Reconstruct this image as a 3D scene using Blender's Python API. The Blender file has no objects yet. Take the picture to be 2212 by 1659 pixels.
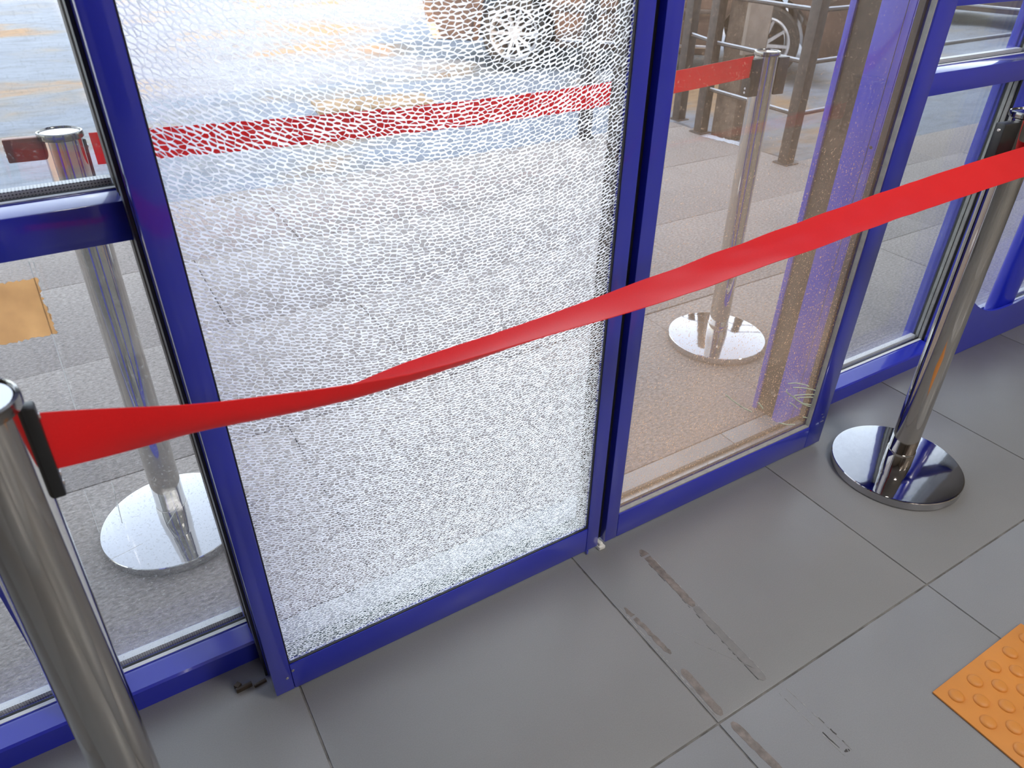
import bpy, bmesh, math, random
from mathutils import Vector, Matrix, noise

random.seed(7)
SC = bpy.context.scene
COL = SC.collection
R = math.radians

# ------------------------------------------------------------------ camera
CAM = Vector((0, 0, 1.18))
YAW, PITCH, ROLL, FPX = 0.55183844, 0.59099292, -0.01308363, 1550.9
fw = Vector((math.sin(YAW) * math.cos(PITCH), math.cos(YAW) * math.cos(PITCH), -math.sin(PITCH)))
rt = Vector((math.cos(YAW), -math.sin(YAW), 0))
dn = fw.cross(rt)
r2 = rt * math.cos(ROLL) + dn * math.sin(ROLL)
d2 = -rt * math.sin(ROLL) + dn * math.cos(ROLL)
cd = bpy.data.cameras.new('camera')
cam = bpy.data.objects.new('camera', cd)
COL.objects.link(cam)
M = Matrix((( r2.x, -d2.x, -fw.x, CAM.x), (r2.y, -d2.y, -fw.y, CAM.y), (r2.z, -d2.z, -fw.z, CAM.z), (0, 0, 0, 1)))
cam.matrix_world = M
cd.sensor_width = 36.0
cd.lens = 36.0 * FPX / 2212.0
cd.clip_start = 0.02
cd.clip_end = 300
cd.dof.use_dof = True
cd.dof.focus_distance = 1.45
cd.dof.aperture_fstop = 9.0
SC.camera = cam

# ------------------------------------------------------------------ sky, sun, exposure
SUN_EL = R(28)
world = bpy.data.worlds.new('sky')
SC.world = world
world.use_nodes = True
wn = world.node_tree.nodes
wl = world.node_tree.links
bg = wn['Background']
sky = wn.new('ShaderNodeTexSky')
sky.sky_type = 'NISHITA'
sky.sun_disc = False
sky.sun_elevation = SUN_EL
sky.sun_rotation = R(184)
sky.air_density = 1.0
sky.dust_density = 3.0
sky.ozone_density = 1.0
hs = wn.new('ShaderNodeHueSaturation')       # thin winter haze: the same sky, less saturated
hs.inputs['Saturation'].default_value = .45
wl.new(sky.outputs[0], hs.inputs['Color'])
wl.new(hs.outputs[0], bg.inputs[0])
bg.inputs[1].default_value = 1.0
sl = bpy.data.lights.new('sun', 'SUN')
sl.energy = 8.0
sl.color = (1.0, 0.64, 0.36)
sl.angle = R(0.6)
so = bpy.data.objects.new('sun', sl)
COL.objects.link(so)
sdir = Vector((0.068 * math.cos(SUN_EL), math.cos(SUN_EL), -math.sin(SUN_EL)))
so.rotation_euler = sdir.to_track_quat('-Z', 'Y').to_euler()
so.location = (0, -8, 12)

SC.view_settings.view_transform = 'Standard'
SC.view_settings.look = 'None'
SC.view_settings.gamma = 1.0
SC.view_settings.use_curve_mapping = False
SC.view_settings.exposure = 0.0
SC.cycles.max_bounces = 10
SC.cycles.diffuse_bounces = 4
SC.cycles.glossy_bounces = 5
SC.cycles.transmission_bounces = 6
SC.cycles.transparent_max_bounces = 24
SC.cycles.sample_clamp_indirect = 6.0
SC.cycles.caustics_reflective = False
CEIL_E = 35.0

# ------------------------------------------------------------------ materials
def mat(name):
    m = bpy.data.materials.new(name)
    m.use_nodes = True
    nt = m.node_tree
    return m, nt.nodes, nt.links, nt.nodes['Principled BSDF']

def tex(n, l, scale, detail=4, rough=.55, coord='Object', kind='ShaderNodeTexNoise', stretch=None):
    tc = n.new('ShaderNodeTexCoord')
    mp = n.new('ShaderNodeMapping')
    if stretch:
        mp.inputs['Scale'].default_value = stretch
    l.new(tc.outputs[coord], mp.inputs[0])
    t = n.new(kind)
    t.inputs['Scale'].default_value = scale
    if kind == 'ShaderNodeTexNoise':
        t.inputs['Detail'].default_value = detail
        t.inputs['Roughness'].default_value = rough
    l.new(mp.outputs[0], t.inputs['Vector'])
    return t

def ramp(n, l, src, stops):
    r = n.new('ShaderNodeValToRGB')
    cr = r.color_ramp
    while len(cr.elements) > 2:
        cr.elements.remove(cr.elements[-1])
    cr.elements[0].position, cr.elements[0].color = stops[0][0], (*stops[0][1], 1)
    cr.elements[1].position, cr.elements[1].color = stops[1][0], (*stops[1][1], 1)
    for p, c in stops[2:]:
        e = cr.elements.new(p)
        e.color = (*c, 1)
    l.new(src, r.inputs[0])
    return r

def bump(n, l, src, b, strength=.2, dist=.002):
    bp = n.new('ShaderNodeBump')
    bp.inputs['Strength'].default_value = strength
    bp.inputs['Distance'].default_value = dist
    l.new(src, bp.inputs['Height'])
    l.new(bp.outputs[0], b.inputs['Normal'])
    return bp

def simple(name, c, rough=.5, metal=0, coat=0, nscale=None, namp=.15, bscale=None, bstr=.1, bdist=.001, coord='Object'):
    m, n, l, b = mat(name)
    b.inputs['Base Color'].default_value = (*c, 1)
    b.inputs['Roughness'].default_value = rough
    b.inputs['Metallic'].default_value = metal
    b.inputs['Coat Weight'].default_value = coat
    b.inputs['Coat Roughness'].default_value = .08
    if nscale:
        t = tex(n, l, nscale, coord=coord)
        r = ramp(n, l, t.outputs[0], [(.3, tuple(x * (1 - namp) for x in c)), (.7, tuple(min(1, x * (1 + namp)) for x in c))])
        l.new(r.outputs[0], b.inputs['Base Color'])
    if bscale:
        t = tex(n, l, bscale, coord=coord)
        bump(n, l, t.outputs[0], b, bstr, bdist)
    return m

BLUE = simple('blue_powder_coat', (.015, .026, .48), .3, 0, 1.0, nscale=3, namp=.06, bscale=260, bstr=.03, bdist=.0004)
DARKRUB = simple('black_rubber', (.012, .012, .014), .45, bscale=80, bstr=.1)
BROWNSEAL = simple('dark_brown_seal', (.05, .034, .022), .5, nscale=40, namp=.3)
DARKGREEN = simple('dark_green_glass_edge', (.03, .05, .045), .4, nscale=40)
GREYSEAL = simple('grey_gasket', (.36, .36, .34), .55, nscale=60, namp=.15)
CHROME = simple('polished_steel', (.52, .49, .455), .07, 1, bscale=5, bstr=.03, bdist=.004)
BASECHROME = simple('polished_base_plate', (.50, .50, .52), .05, 1, bscale=9, bstr=.05, bdist=.006)
STEEL = simple('brushed_screw_steel', (.6, .6, .6), .3, 1, nscale=200)
BLACKPL = simple('black_plastic', (.014, .014, .015), .38, nscale=30, namp=.2)
DARKSTEEL = simple('dark_polished_steel', (.22, .21, .20), .15, 1, nscale=20)
WHITECAP = simple('pale_cap_inlay', (.75, .76, .78), .25, 0, .4, nscale=15, namp=.03)
ALU = simple('anodised_spacer', (.7, .7, .7), .3, 1, nscale=100, namp=.1)

def m_floor():
    m, n, l, b = mat('grey_floor_tile')
    t = tex(n, l, 2.3, 6, coord='Object')
    r = ramp(n, l, t.outputs[0], [(.25, (.225, .222, .22)), (.75, (.27, .267, .264))])
    t2 = tex(n, l, 420, 2)
    mx = n.new('ShaderNodeMixRGB')
    mx.blend_type = 'OVERLAY'
    mx.inputs[0].default_value = .12
    l.new(r.outputs[0], mx.inputs[1])
    l.new(t2.outputs[0], mx.inputs[2])
    l.new(mx.outputs[0], b.inputs['Base Color'])
    t3 = tex(n, l, 6, 5)
    rr = ramp(n, l, t3.outputs[0], [(.3, (.30,) * 3), (.7, (.46,) * 3)])
    l.new(rr.outputs[0], b.inputs['Roughness'])
    bump(n, l, t2.outputs[0], b, .05, .0005)
    return m
FLOORT = m_floor()
GROUT = simple('grout', (.22, .205, .19), .9, nscale=25, namp=.5, bscale=120, bstr=.4, coord='Generated')
GROUT = simple('floor_grout', (.20, .19, .175), .9, nscale=30, namp=.45, bscale=150, bstr=.4)

def m_paving():
    m, n, l, b = mat('rough_granite_slab')
    t = tex(n, l, 75, 7, .75, stretch=(1, 1.9, 1))
    r = ramp(n, l, t.outputs[0], [(.32, (.14, .115, .10)), (.5, (.36, .315, .285)), (.68, (.60, .535, .49))])
    t2 = tex(n, l, 1.1, 4)
    r2_ = ramp(n, l, t2.outputs[0], [(.3, (.8, .78, .77)), (.7, (1.1, 1.08, 1.06))])
    mx = n.new('ShaderNodeMixRGB')
    mx.blend_type = 'MULTIPLY'
    mx.inputs[0].default_value = 1
    l.new(r.outputs[0], mx.inputs[1])
    l.new(r2_.outputs[0], mx.inputs[2])
    l.new(mx.outputs[0], b.inputs['Base Color'])
    b.inputs['Roughness'].default_value = .75
    bump(n, l, t.outputs[0], b, .8, .006)
    return m
PAVE = m_paving()

def m_snow():
    m, n, l, b = mat('trodden_snow')
    t = tex(n, l, .55, 6, .6, stretch=(1, 1.5, 1))
    r = ramp(n, l, t.outputs[0], [(.36, (.30, .19, .10)), (.43, (.22, .215, .21)), (.50, (.20, .225, .27)), (.75, (.24, .275, .33))])
    t2 = tex(n, l, 7, 8, .7, stretch=(.7, 2.0, 1))
    r2_ = ramp(n, l, t2.outputs[0], [(.33, (.62, .60, .59)), (.55, (1, 1, 1))])
    mx = n.new('ShaderNodeMixRGB')
    mx.blend_type = 'MULTIPLY'
    mx.inputs[0].default_value = .8
    l.new(r.outputs[0], mx.inputs[1])
    l.new(r2_.outputs[0], mx.inputs[2])
    l.new(mx.outputs[0], b.inputs['Base Color'])
    b.inputs['Roughness'].default_value = .65
    bump(n, l, t2.outputs[0], b, .5, .05)
    return m
SNOW = m_snow()

def glass(name, dirt=None, tint=(.985, .992, .988)):
    """thin clear architectural glass: see-through with a Fresnel-like mirror coat, optional dirt film"""
    m, n, l, b = mat(name)
    n.remove(b)
    out = n['Material Output']
    tr = n.new('ShaderNodeBsdfTransparent')
    tr.inputs[0].default_value = (*tint, 1)
    gl = n.new('ShaderNodeBsdfGlossy')
    gl.inputs['Roughness'].default_value = .01
    gl.inputs[0].default_value = (1, 1, 1, 1)
    lw = n.new('ShaderNodeLayerWeight')
    lw.inputs[0].default_value = .5
    pw = n.new('ShaderNodeMath')
    pw.operation = 'POWER'
    pw.inputs[1].default_value = 5
    l.new(lw.outputs['Facing'], pw.inputs[0])
    ma = n.new('ShaderNodeMath')
    ma.operation = 'MULTIPLY_ADD'
    ma.inputs[1].default_value = .9
    ma.inputs[2].default_value = .045
    l.new(pw.outputs[0], ma.inputs[0])
    mx = n.new('ShaderNodeMixShader')
    l.new(ma.outputs[0], mx.inputs[0])
    l.new(tr.outputs[0], mx.inputs[1])
    l.new(gl.outputs[0], mx.inputs[2])
    last = mx
    if dirt:
        dcol, amount, speck, lo, hi = dirt      # colour, film opacity at the bottom, speck opacity, z range
        df = n.new('ShaderNodeBsdfDiffuse')
        tl = n.new('ShaderNodeBsdfTranslucent')
        df.inputs[0].default_value = (*dcol, 1)
        tl.inputs[0].default_value = (*dcol, 1)
        dm = n.new('ShaderNodeMixShader')
        dm.inputs[0].default_value = .65
        l.new(df.outputs[0], dm.inputs[1])
        l.new(tl.outputs[0], dm.inputs[2])
        tc = n.new('ShaderNodeTexCoord')
        sx = n.new('ShaderNodeSeparateXYZ')
        l.new(tc.outputs['Object'], sx.inputs[0])
        mr = n.new('ShaderNodeMapRange')
        mr.inputs[1].default_value, mr.inputs[2].default_value = hi, lo
        mr.inputs[3].default_value, mr.inputs[4].default_value = .15, 1
        l.new(sx.outputs['Z'], mr.inputs[0])
        cloud = tex(n, l, 3.5, 5)
        c1 = n.new('ShaderNodeMath')
        c1.operation = 'MULTIPLY'
        l.new(mr.outputs[0], c1.inputs[0])
        l.new(cloud.outputs[0], c1.inputs[1])
        film = n.new('ShaderNodeMath')
        film.operation = 'MULTIPLY'
        film.inputs[1].default_value = amount * 2
        l.new(c1.outputs[0], film.inputs[0])
        sp = tex(n, l, 240, 2, .5)
        st = n.new('ShaderNodeMapRange')
        st.inputs[1].default_value, st.inputs[2].default_value = .64, .69
        st.inputs[3].default_value, st.inputs[4].default_value = 0, speck
        l.new(sp.outputs[0], st.inputs[0])
        s2 = n.new('ShaderNodeMath')
        s2.operation = 'MULTIPLY'
        l.new(st.outputs[0], s2.inputs[0])
        l.new(mr.outputs[0], s2.inputs[1])
        tot = n.new('ShaderNodeMath')
        tot.operation = 'ADD'
        tot.use_clamp = True
        l.new(film.outputs[0], tot.inputs[0])
        l.new(s2.outputs[0], tot.inputs[1])
        mm = n.new('ShaderNodeMixShader')
        l.new(tot.outputs[0], mm.inputs[0])
        l.new(mx.outputs[0], mm.inputs[1])
        l.new(dm.outputs[0], mm.inputs[2])
        last = mm
    l.new(last.outputs[0], out.inputs[0])
    return m
GLASS = glass('window_glass', dirt=((.6, .6, .58), .03, .35, .0, 1.2))
DIRTYGLASS = glass('dusty_door_glass', dirt=((.78, .52, .33), .22, .9, .05, 1.0))
SHARDGLASS = glass('tempered_glass_fragment', tint=(.985, .995, .99))

def m_crack():
    m, n, l, b = mat('crushed_glass_crack')
    n.remove(b)
    out = n['Material Output']
    tl = n.new('ShaderNodeBsdfTranslucent')
    df = n.new('ShaderNodeBsdfDiffuse')
    gl = n.new('ShaderNodeBsdfGlossy')
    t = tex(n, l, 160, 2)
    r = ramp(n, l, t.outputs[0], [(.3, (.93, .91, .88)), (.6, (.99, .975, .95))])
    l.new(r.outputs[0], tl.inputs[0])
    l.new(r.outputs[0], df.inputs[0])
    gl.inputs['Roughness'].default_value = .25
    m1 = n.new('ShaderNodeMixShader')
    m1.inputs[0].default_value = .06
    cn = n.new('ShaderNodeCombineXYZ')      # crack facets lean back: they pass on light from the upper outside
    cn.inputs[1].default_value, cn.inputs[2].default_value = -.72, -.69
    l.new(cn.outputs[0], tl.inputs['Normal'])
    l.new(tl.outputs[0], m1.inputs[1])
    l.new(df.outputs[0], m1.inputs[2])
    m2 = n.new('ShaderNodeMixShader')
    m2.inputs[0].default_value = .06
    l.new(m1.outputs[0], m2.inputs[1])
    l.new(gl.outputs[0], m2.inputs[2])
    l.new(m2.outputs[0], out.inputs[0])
    return m
CRACK = m_crack()

def m_tape():
    m, n, l, b = mat('red_belt_webbing')
    t = tex(n, l, 900, 2, stretch=(1, 1, 3))
    r = ramp(n, l, t.outputs[0], [(.3, (.90, .016, .022)), (.7, (.98, .024, .030))])
    l.new(r.outputs[0], b.inputs['Base Color'])
    b.inputs['Roughness'].default_value = .5
    b.inputs['Sheen Weight'].default_value = .15
    bump(n, l, t.outputs[0], b, .06, .0005)
    tl = n.new('ShaderNodeBsdfTranslucent')
    l.new(r.outputs[0], tl.inputs[0])
    mx = n.new('ShaderNodeMixShader')
    mx.inputs[0].default_value = .38
    l.new(b.outputs[0], mx.inputs[1])
    l.new(tl.outputs[0], mx.inputs[2])
    l.new(mx.outputs[0], n['Material Output'].inputs[0])
    return m
TAPE = m_tape()
ORANGE = simple('orange_tactile_plastic', (.62, .235, .04), .5, nscale=9, namp=.07, bscale=300, bstr=.06)
RESIDUE = simple('adhesive_residue', (.20, .17, .15), .7, nscale=60, namp=.35, bscale=150, bstr=.5, bdist=.002)
RESIDUEL = simple('pale_glue_line', (.33, .31, .29), .6, nscale=80, namp=.4)
RESIDUED = simple('black_glue_remains', (.05, .045, .04), .7, nscale=90, namp=.5)
WALLM = simple('beige_wall_paint', (.42, .36, .30), .7, nscale=2, namp=.06, bscale=90, bstr=.1)
CEILM = simple('white_ceiling', (.72, .71, .68), .8, nscale=2, namp=.04)
FACADE = simple('grey_facade_panel', (.30, .31, .34), .5, nscale=2, namp=.08)
FENCEM = simple('black_brown_painted_steel', (.045, .034, .03), .55, nscale=30, namp=.4, bscale=90, bstr=.3)
PILLARM = simple('brown_rendered_pillar', (.16, .115, .085), .85, nscale=18, namp=.35, bscale=60, bstr=.6, bdist=.006)
BOARDM = simple('weathered_board', (.33, .27, .22), .8, nscale=8, namp=.25, bscale=60, bstr=.4)
PALEPOLE = simple('pale_grey_pole_paint', (.62, .60, .60), .5, nscale=10, namp=.08)
CARM = simple('dirty_dark_brown_car_paint', (.075, .045, .032), .38, 0, .4, nscale=4, namp=.45, bscale=30, bstr=.05)
TYREM = simple('tyre_rubber', (.022, .02, .019), .85, nscale=20, namp=.4, bscale=60, bstr=.5, bdist=.004)
RIMM = simple('silver_alloy', (.62, .62, .64), .35, .8, nscale=12, namp=.2)
CARGLASS = simple('car_window_glass', (.02, .022, .025), .05, 0, 1, nscale=2)
CHROMETRIM = simple('car_trim', (.7, .7, .72), .2, 1, nscale=10)
LAMPR = simple('car_lamp_plastic', (.35, .02, .015), .2, 0, .5, nscale=8)
STICKER = simple('torn_orange_paper', (.72, .40, .20), .8, nscale=18, namp=.25, bscale=40, bstr=.4)
STICKERP = simple('pale_torn_paper_core', (.93, .68, .44), .85, nscale=28, namp=.10)
for m_ in (STICKER, STICKERP):                # thin paper lets daylight through
    nn_, ll_ = m_.node_tree.nodes, m_.node_tree.links
    tl_, mx_ = nn_.new('ShaderNodeBsdfTranslucent'), nn_.new('ShaderNodeMixShader')
    src_ = nn_['Principled BSDF'].inputs['Base Color'].links[0].from_socket
    ll_.new(src_, tl_.inputs[0])
    mx_.inputs[0].default_value = .85
    ll_.new(nn_['Principled BSDF'].outputs[0], mx_.inputs[1])
    ll_.new(tl_.outputs[0], mx_.inputs[2])
    ll_.new(mx_.outputs[0], nn_['Material Output'].inputs[0])
CHALK = simple('pale_green_marker', (.62, .70, .56), .7, nscale=60, namp=.15)
SILVERPT = simple('bright_edge_seal', (.55, .55, .53), .35, .6, nscale=60, namp=.2)
WHITEFOAM = simple('white_foam', (.8, .8, .76), .7, nscale=30, namp=.06)
SNOWLUMP = simple('snow_crust', (.60, .63, .68), .6, nscale=12, namp=.05, bscale=30, bstr=.5, bdist=.01)

def m_spacer():
    m, n, l, b = mat('perforated_glazing_spacer')
    tc = n.new('ShaderNodeTexCoord')
    mp = n.new('ShaderNodeMapping')
    mp.inputs['Scale'].default_value = (1, 1, 1)
    l.new(tc.outputs['Object'], mp.inputs[0])
    t = n.new('ShaderNodeTexVoronoi')
    t.inputs['Scale'].default_value = 260
    t.inputs['Randomness'].default_value = .0
    l.new(mp.outputs[0], t.inputs['Vector'])
    r = ramp(n, l, t.outputs['Distance'], [(.28, (.12, .12, .13)), (.36, (.82, .83, .84))])
    l.new(r.outputs[0], b.inputs['Base Color'])
    b.inputs['Roughness'].default_value = .4
    return m
SPACER = m_spacer()

# ------------------------------------------------------------------ mesh helpers
def obj(name, me_or_bm, m=None, parent=None, smooth=False):
    if isinstance(me_or_bm, bmesh.types.BMesh):
        me = bpy.data.meshes.new(name)
        me_or_bm.normal_update()
        me_or_bm.to_mesh(me)
        me_or_bm.free()
    else:
        me = me_or_bm
    if m is not None and not me.materials:
        for q in (m if isinstance(m, (list, tuple)) else [m]):
            me.materials.append(q)
    if smooth:
        for p in me.polygons:
            p.use_smooth = True
        try:
            me.set_sharp_from_angle(angle=R(35))
        except Exception:
            pass
    o = bpy.data.objects.new(name, me)
    COL.objects.link(o)
    if parent is not None:
        o.parent = parent
    return o

def empty(name, loc=(0, 0, 0), rz=0):
    o = bpy.data.objects.new(name, None)
    o.empty_display_size = .05
    COL.objects.link(o)
    o.location = loc
    o.rotation_euler = (0, 0, rz)
    return o

def tag(o, label, cat=None, group=None, kind=None):
    o['label'] = label
    if cat: o['category'] = cat
    if group: o['group'] = group
    if kind: o['kind'] = kind
    return o

def struct(o, label=None):
    o['kind'] = 'structure'
    if label: o['label'] = label
    return o

def bx(bm, x0, x1, y0, y1, z0, z1, bev=0):
    vs = [bm.verts.new((x, y, z)) for z in (z0, z1) for y in (y0, y1) for x in (x0, x1)]
    fs = [(0, 2, 3, 1), (4, 5, 7, 6), (0, 1, 5, 4), (2, 6, 7, 3), (0, 4, 6, 2), (1, 3, 7, 5)]
    faces = [bm.faces.new([vs[i] for i in f]) for f in fs]
    if bev:
        es = list({e for f in faces for e in f.edges})
        bmesh.ops.bevel(bm, geom=es, offset=bev, segments=2, affect='EDGES', profile=.5)
    return bm

def box(name, x0, x1, y0, y1, z0, z1, m, parent=None, bev=0):
    bm = bmesh.new()
    bx(bm, x0, x1, y0, y1, z0, z1, bev)
    return obj(name, bm, m, parent, smooth=bool(bev))

def lathe(bm, prof, seg=48, c=(0, 0)):
    rings = []
    for r, z in prof:
        if r < 1e-6:
            rings.append([bm.verts.new((c[0], c[1], z))])
        else:
            rings.append([bm.verts.new((c[0] + r * math.cos(2 * math.pi * i / seg), c[1] + r * math.sin(2 * math.pi * i / seg), z)) for i in range(seg)])
    for a, b in zip(rings, rings[1:]):
        for i in range(seg):
            j = (i + 1) % seg
            if len(a) == 1 and len(b) == 1: continue
            if len(a) == 1: bm.faces.new((a[0], b[i], b[j]))
            elif len(b) == 1: bm.faces.new((a[i], b[0], a[j]))
            else: bm.faces.new((a[i], b[i], b[j], a[j]))
    bmesh.ops.recalc_face_normals(bm, faces=bm.faces[:])
    return bm

def tube(bm, pts, r, seg=8):
    pts = [Vector(p) for p in pts]
    rings = []
    for i, p in enumerate(pts):
        t = (pts[min(i + 1, len(pts) - 1)] - pts[max(i - 1, 0)]).normalized()
        up = Vector((0, 0, 1)) if abs(t.z) < .9 else Vector((1, 0, 0))
        a = t.cross(up).normalized()
        b = t.cross(a).normalized()
        rr = r[i] if isinstance(r, (list, tuple)) else r
        rings.append([bm.verts.new(p + (a * math.cos(2 * math.pi * k / seg) + b * math.sin(2 * math.pi * k / seg)) * rr) for k in range(seg)])
    for A, B in zip(rings, rings[1:]):
        for k in range(seg):
            bm.faces.new((A[k], B[k], B[(k + 1) % seg], A[(k + 1) % seg]))
    bm.faces.new(rings[0][::-1])
    bm.faces.new(rings[-1])
    bmesh.ops.recalc_face_normals(bm, faces=bm.faces[:])
    return bm

def ray(px, py):
    return r2 * (px - 1106) + d2 * (py - 829.5) + fw * FPX
def gnd(px, py, z=0):
    d = ray(px, py)
    return CAM + d * ((z - CAM.z) / d.z)
def proj(p):
    q = Vector(p) - CAM
    return 1106 + FPX * q.dot(r2) / q.dot(fw), 829.5 + FPX * q.dot(d2) / q.dot(fw)

# ================================================================== SETTING
YD = .844          # inner face of the sliding doors
YF = .95           # inner face of the fixed glazing frames
XL, XR, YB, ZC = -2.6, 4.2, -3.2, 2.5

# ---- interior floor: grout bed with 60 cm tiles, reaching out under the doors
floor = struct(box('floor', XL, XR, YB, 1.012, -.05, -.0025, GROUT), 'grey tiled indoor floor with dark joints')
G = .0035
tmesh = None
tx0, ty0 = .083, .412
for i in range(-5, 7):
    for j in range(-6, 1):
        x, y = tx0 + .6 * i, ty0 + .6 * j
        xa, xb, ya, yb = max(x, XL) + G / 2, min(x + .6, XR) - G / 2, max(y, YB) + G / 2, min(y + .6, 1.012) - G / 2
        if xb - xa < .03 or yb - ya < .03: continue
        if abs(xb - xa - .6 + G) < 1e-4 and abs(yb - ya - .6 + G) < 1e-4:
            if tmesh is None:
                t = box('tile', 0, .6 - G, 0, .6 - G, -.012, 0, FLOORT, floor, .0012)
                tmesh = t.data
            else:
                t = obj('tile', tmesh, None, floor)
            t.location = (xa, ya, 0)
        else:
            t = box('tile', 0, xb - xa, 0, yb - ya, -.012, 0, FLOORT, floor, .0012)
            t.location = (xa, ya, 0)

# ---- outdoor paving, running bond, L-shaped landing
PX0, PX1 = -5.1, 8.4
paving = empty('paving', (0, 0, 0))
struct(paving, 'rough grey granite slab landing outside the doors')
bm = bmesh.new()
bx(bm, PX0, PX1, 1.013, 2.6, -.30, -.006)
bx(bm, PX0, 3.42, 2.6, 3.6, -.30, -.006)
obj('bedding', bm, simple('dark_joint_sand', (.10, .09, .08), .95, nscale=40, namp=.4), paving)
rows = [1.012, 1.632, 2.252, 2.872, 3.492, 3.6]
smesh = {}
for k in range(5):
    y0, y1 = rows[k], rows[k + 1]
    off = 1.535 if k % 2 == 0 else 1.96
    x = off - 1.24 * 6
    while x < PX1:
        xa, xb = max(x, PX0), min(x + 1.24, PX1)
        parts = []
        if y1 <= 2.6:
            parts = [(xa, xb, y0, y1)]
        elif y0 < 2.6:
            if xa < 3.42 < xb: parts = [(xa, 3.42, y0, y1), (3.42, xb, y0, 2.6)]
            elif xb <= 3.42: parts = [(xa, xb, y0, y1)]
            else: parts = [(xa, xb, y0, 2.6)]
        elif xa < 3.42:
            parts = [(xa, min(xb, 3.42), y0, y1)]
        for a, b_, c, d in parts:
            if b_ - a < .02: continue
            key = (round(b_ - a, 3), round(d - c, 3))
            if key not in smesh:
                s = box('slab', 0, b_ - a - .003, 0, d - c - .003, -.05, 0, PAVE, paving, .0015)
                smesh[key] = s.data
            else:
                s = obj('slab', smesh[key], None, paving)
            s.location = (a + .0015, c + .0015, random.uniform(-.0015, .0015))
        x += 1.24

# ---- snow field beyond
def snow():
    bm = bmesh.new()
    xs = [-30 + i * 1.2 for i in range(18)] + [-8.4 + i * .16 for i in range(150)] + [15.6 + i * 1.4 for i in range(20)]
    ys = [2.3 + i * .12 for i in range(90)] + [13.1 + i * 1.6 for i in range(30)]
    grid = []
    for y in ys:
        row = []
        for x in xs:
            h = noise.fractal((x * .9, y * 1.6, 3.1), .9, 2, 5) * .035 + noise.noise((x * .25, y * .25, 8)) * .05
            on = (y < 2.62) or (x < 3.44 and y < 3.62)
            d = min(abs(y - (3.6 if x < 3.42 else 2.6)) if not on else 0, abs(x - 3.42) if (x > 3.42 and y < 3.6) else 9)
            z = -.05 + h * min(1, .25 + d)
            if on: z = -.25
            row.append(bm.verts.new((x, y, min(z, .03))))
        grid.append(row)
    for a, b in zip(grid, grid[1:]):
        for i in range(len(a) - 1):
            bm.faces.new((a[i], a[i + 1], b[i + 1], b[i]))
    return bm
struct(obj('ground', snow(), SNOW, None, True), 'trodden snow and sand covering the yard beyond the landing')

# ---- closed room behind the camera and the facade
struct(box('wall_back', XL - .2, XR + .2, YB - .2, YB, -.05, ZC, WALLM), 'beige back wall of the lobby')
struct(box('wall_left', XL - .2, XL, YB, 1.05, -.05, ZC, WALLM), 'beige left wall of the lobby')
struct(box('wall_right', XR, XR + .2, YB, 1.05, -.05, ZC, WALLM), 'beige right wall of the lobby')
struct(box('ceiling', XL - .2, XR + .2, YB - .2, 1.1, ZC, ZC + .1, CEILM), 'white lobby ceiling')
d3 = struct(empty('added_back_door', (0, 0, 0)), 'unseen dark brown double door added in the back wall for its reflection')  # added out of view to give the chrome a dark brown band
WOOD = simple('dark_brown_door_wood', (.06, .036, .024), .4, nscale=6, namp=.3)
for xa in (-.55, .22):
    box('leaf', xa, xa + .75, YB + .001, YB + .045, .003, 2.08, WOOD, d3, .004)
    box('handle', xa + (.68 if xa < 0 else .04), xa + (.71 if xa < 0 else .07), YB + .046, YB + .08, .95, 1.15, STEEL, d3, .004)
box('door_frame', -.64, -.56, YB + .001, YB + .06, .003, 2.16, WOOD, d3, .004)
box('door_frame', .98, 1.06, YB + .001, YB + .06, .003, 2.16, WOOD, d3, .004)
wf = struct(empty('wall_front'), 'glazed blue entrance facade above and beside the doors')
box('header', XL, XR, .83, 1.06, 2.12, ZC, BLUE, wf, .002)
box('side_panel', XL, -1.42, .95, 1.06, -.05, 2.12, FACADE, wf, .002)
box('side_panel', 3.12, XR, .95, 1.06, -.05, 2.12, FACADE, wf, .002)
box('parapet', XL - .2, XR + .2, .96, 1.08, ZC, ZC + .12, FACADE, wf, .004)
struct(box('shade_block_1', XL - .2, -.46, YB - .2, 1.02, ZC + .12, 6.4, FACADE), 'unseen grey upper storey added on the left to shade the yard')  # unseen storey, added to stretch the building's shadow at the left

struct(box('shade_block_2', XR + .21, 14, YB - .2, 1.06, -.05, ZC + .12, FACADE), 'unseen long grey wing added on the right to shade the snow')  # added block out of view, keeps sun off the snow at right

# ---- added ceiling lights: unseen panels to light the floor and chrome
EM, n_, l_, b_ = mat('lit_diffuser')
b_.inputs['Emission Color'].default_value = (1, .97, .92, 1)
b_.inputs['Emission Strength'].default_value = CEIL_E
b_.inputs['Base Color'].default_value = (.9, .9, .88, 1)
for k, (x, y, w) in enumerate(((1.4, -.6, 'nearest the doors'), (3.0, -2.6, 'over the far right of the lobby'), (.6, -2.6, 'by the back wall'))):
    e = tag(empty('added_ceiling_light', (x, y, ZC)), 'added square fill light panel on the unseen ceiling ' + w, 'light', 'added lobby fill lights')
    bm = bmesh.new()
    for a in ((-.3, .3, -.3, -.27), (-.3, .3, .27, .3), (-.3, -.27, -.27, .27), (.27, .3, -.27, .27)):
        bx(bm, *a, -.035, -.001)
    obj('frame', bm, ALU, e)
    box('diffuser', -.27, .27, -.27, .27, -.028, -.012, EM, e)

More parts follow.
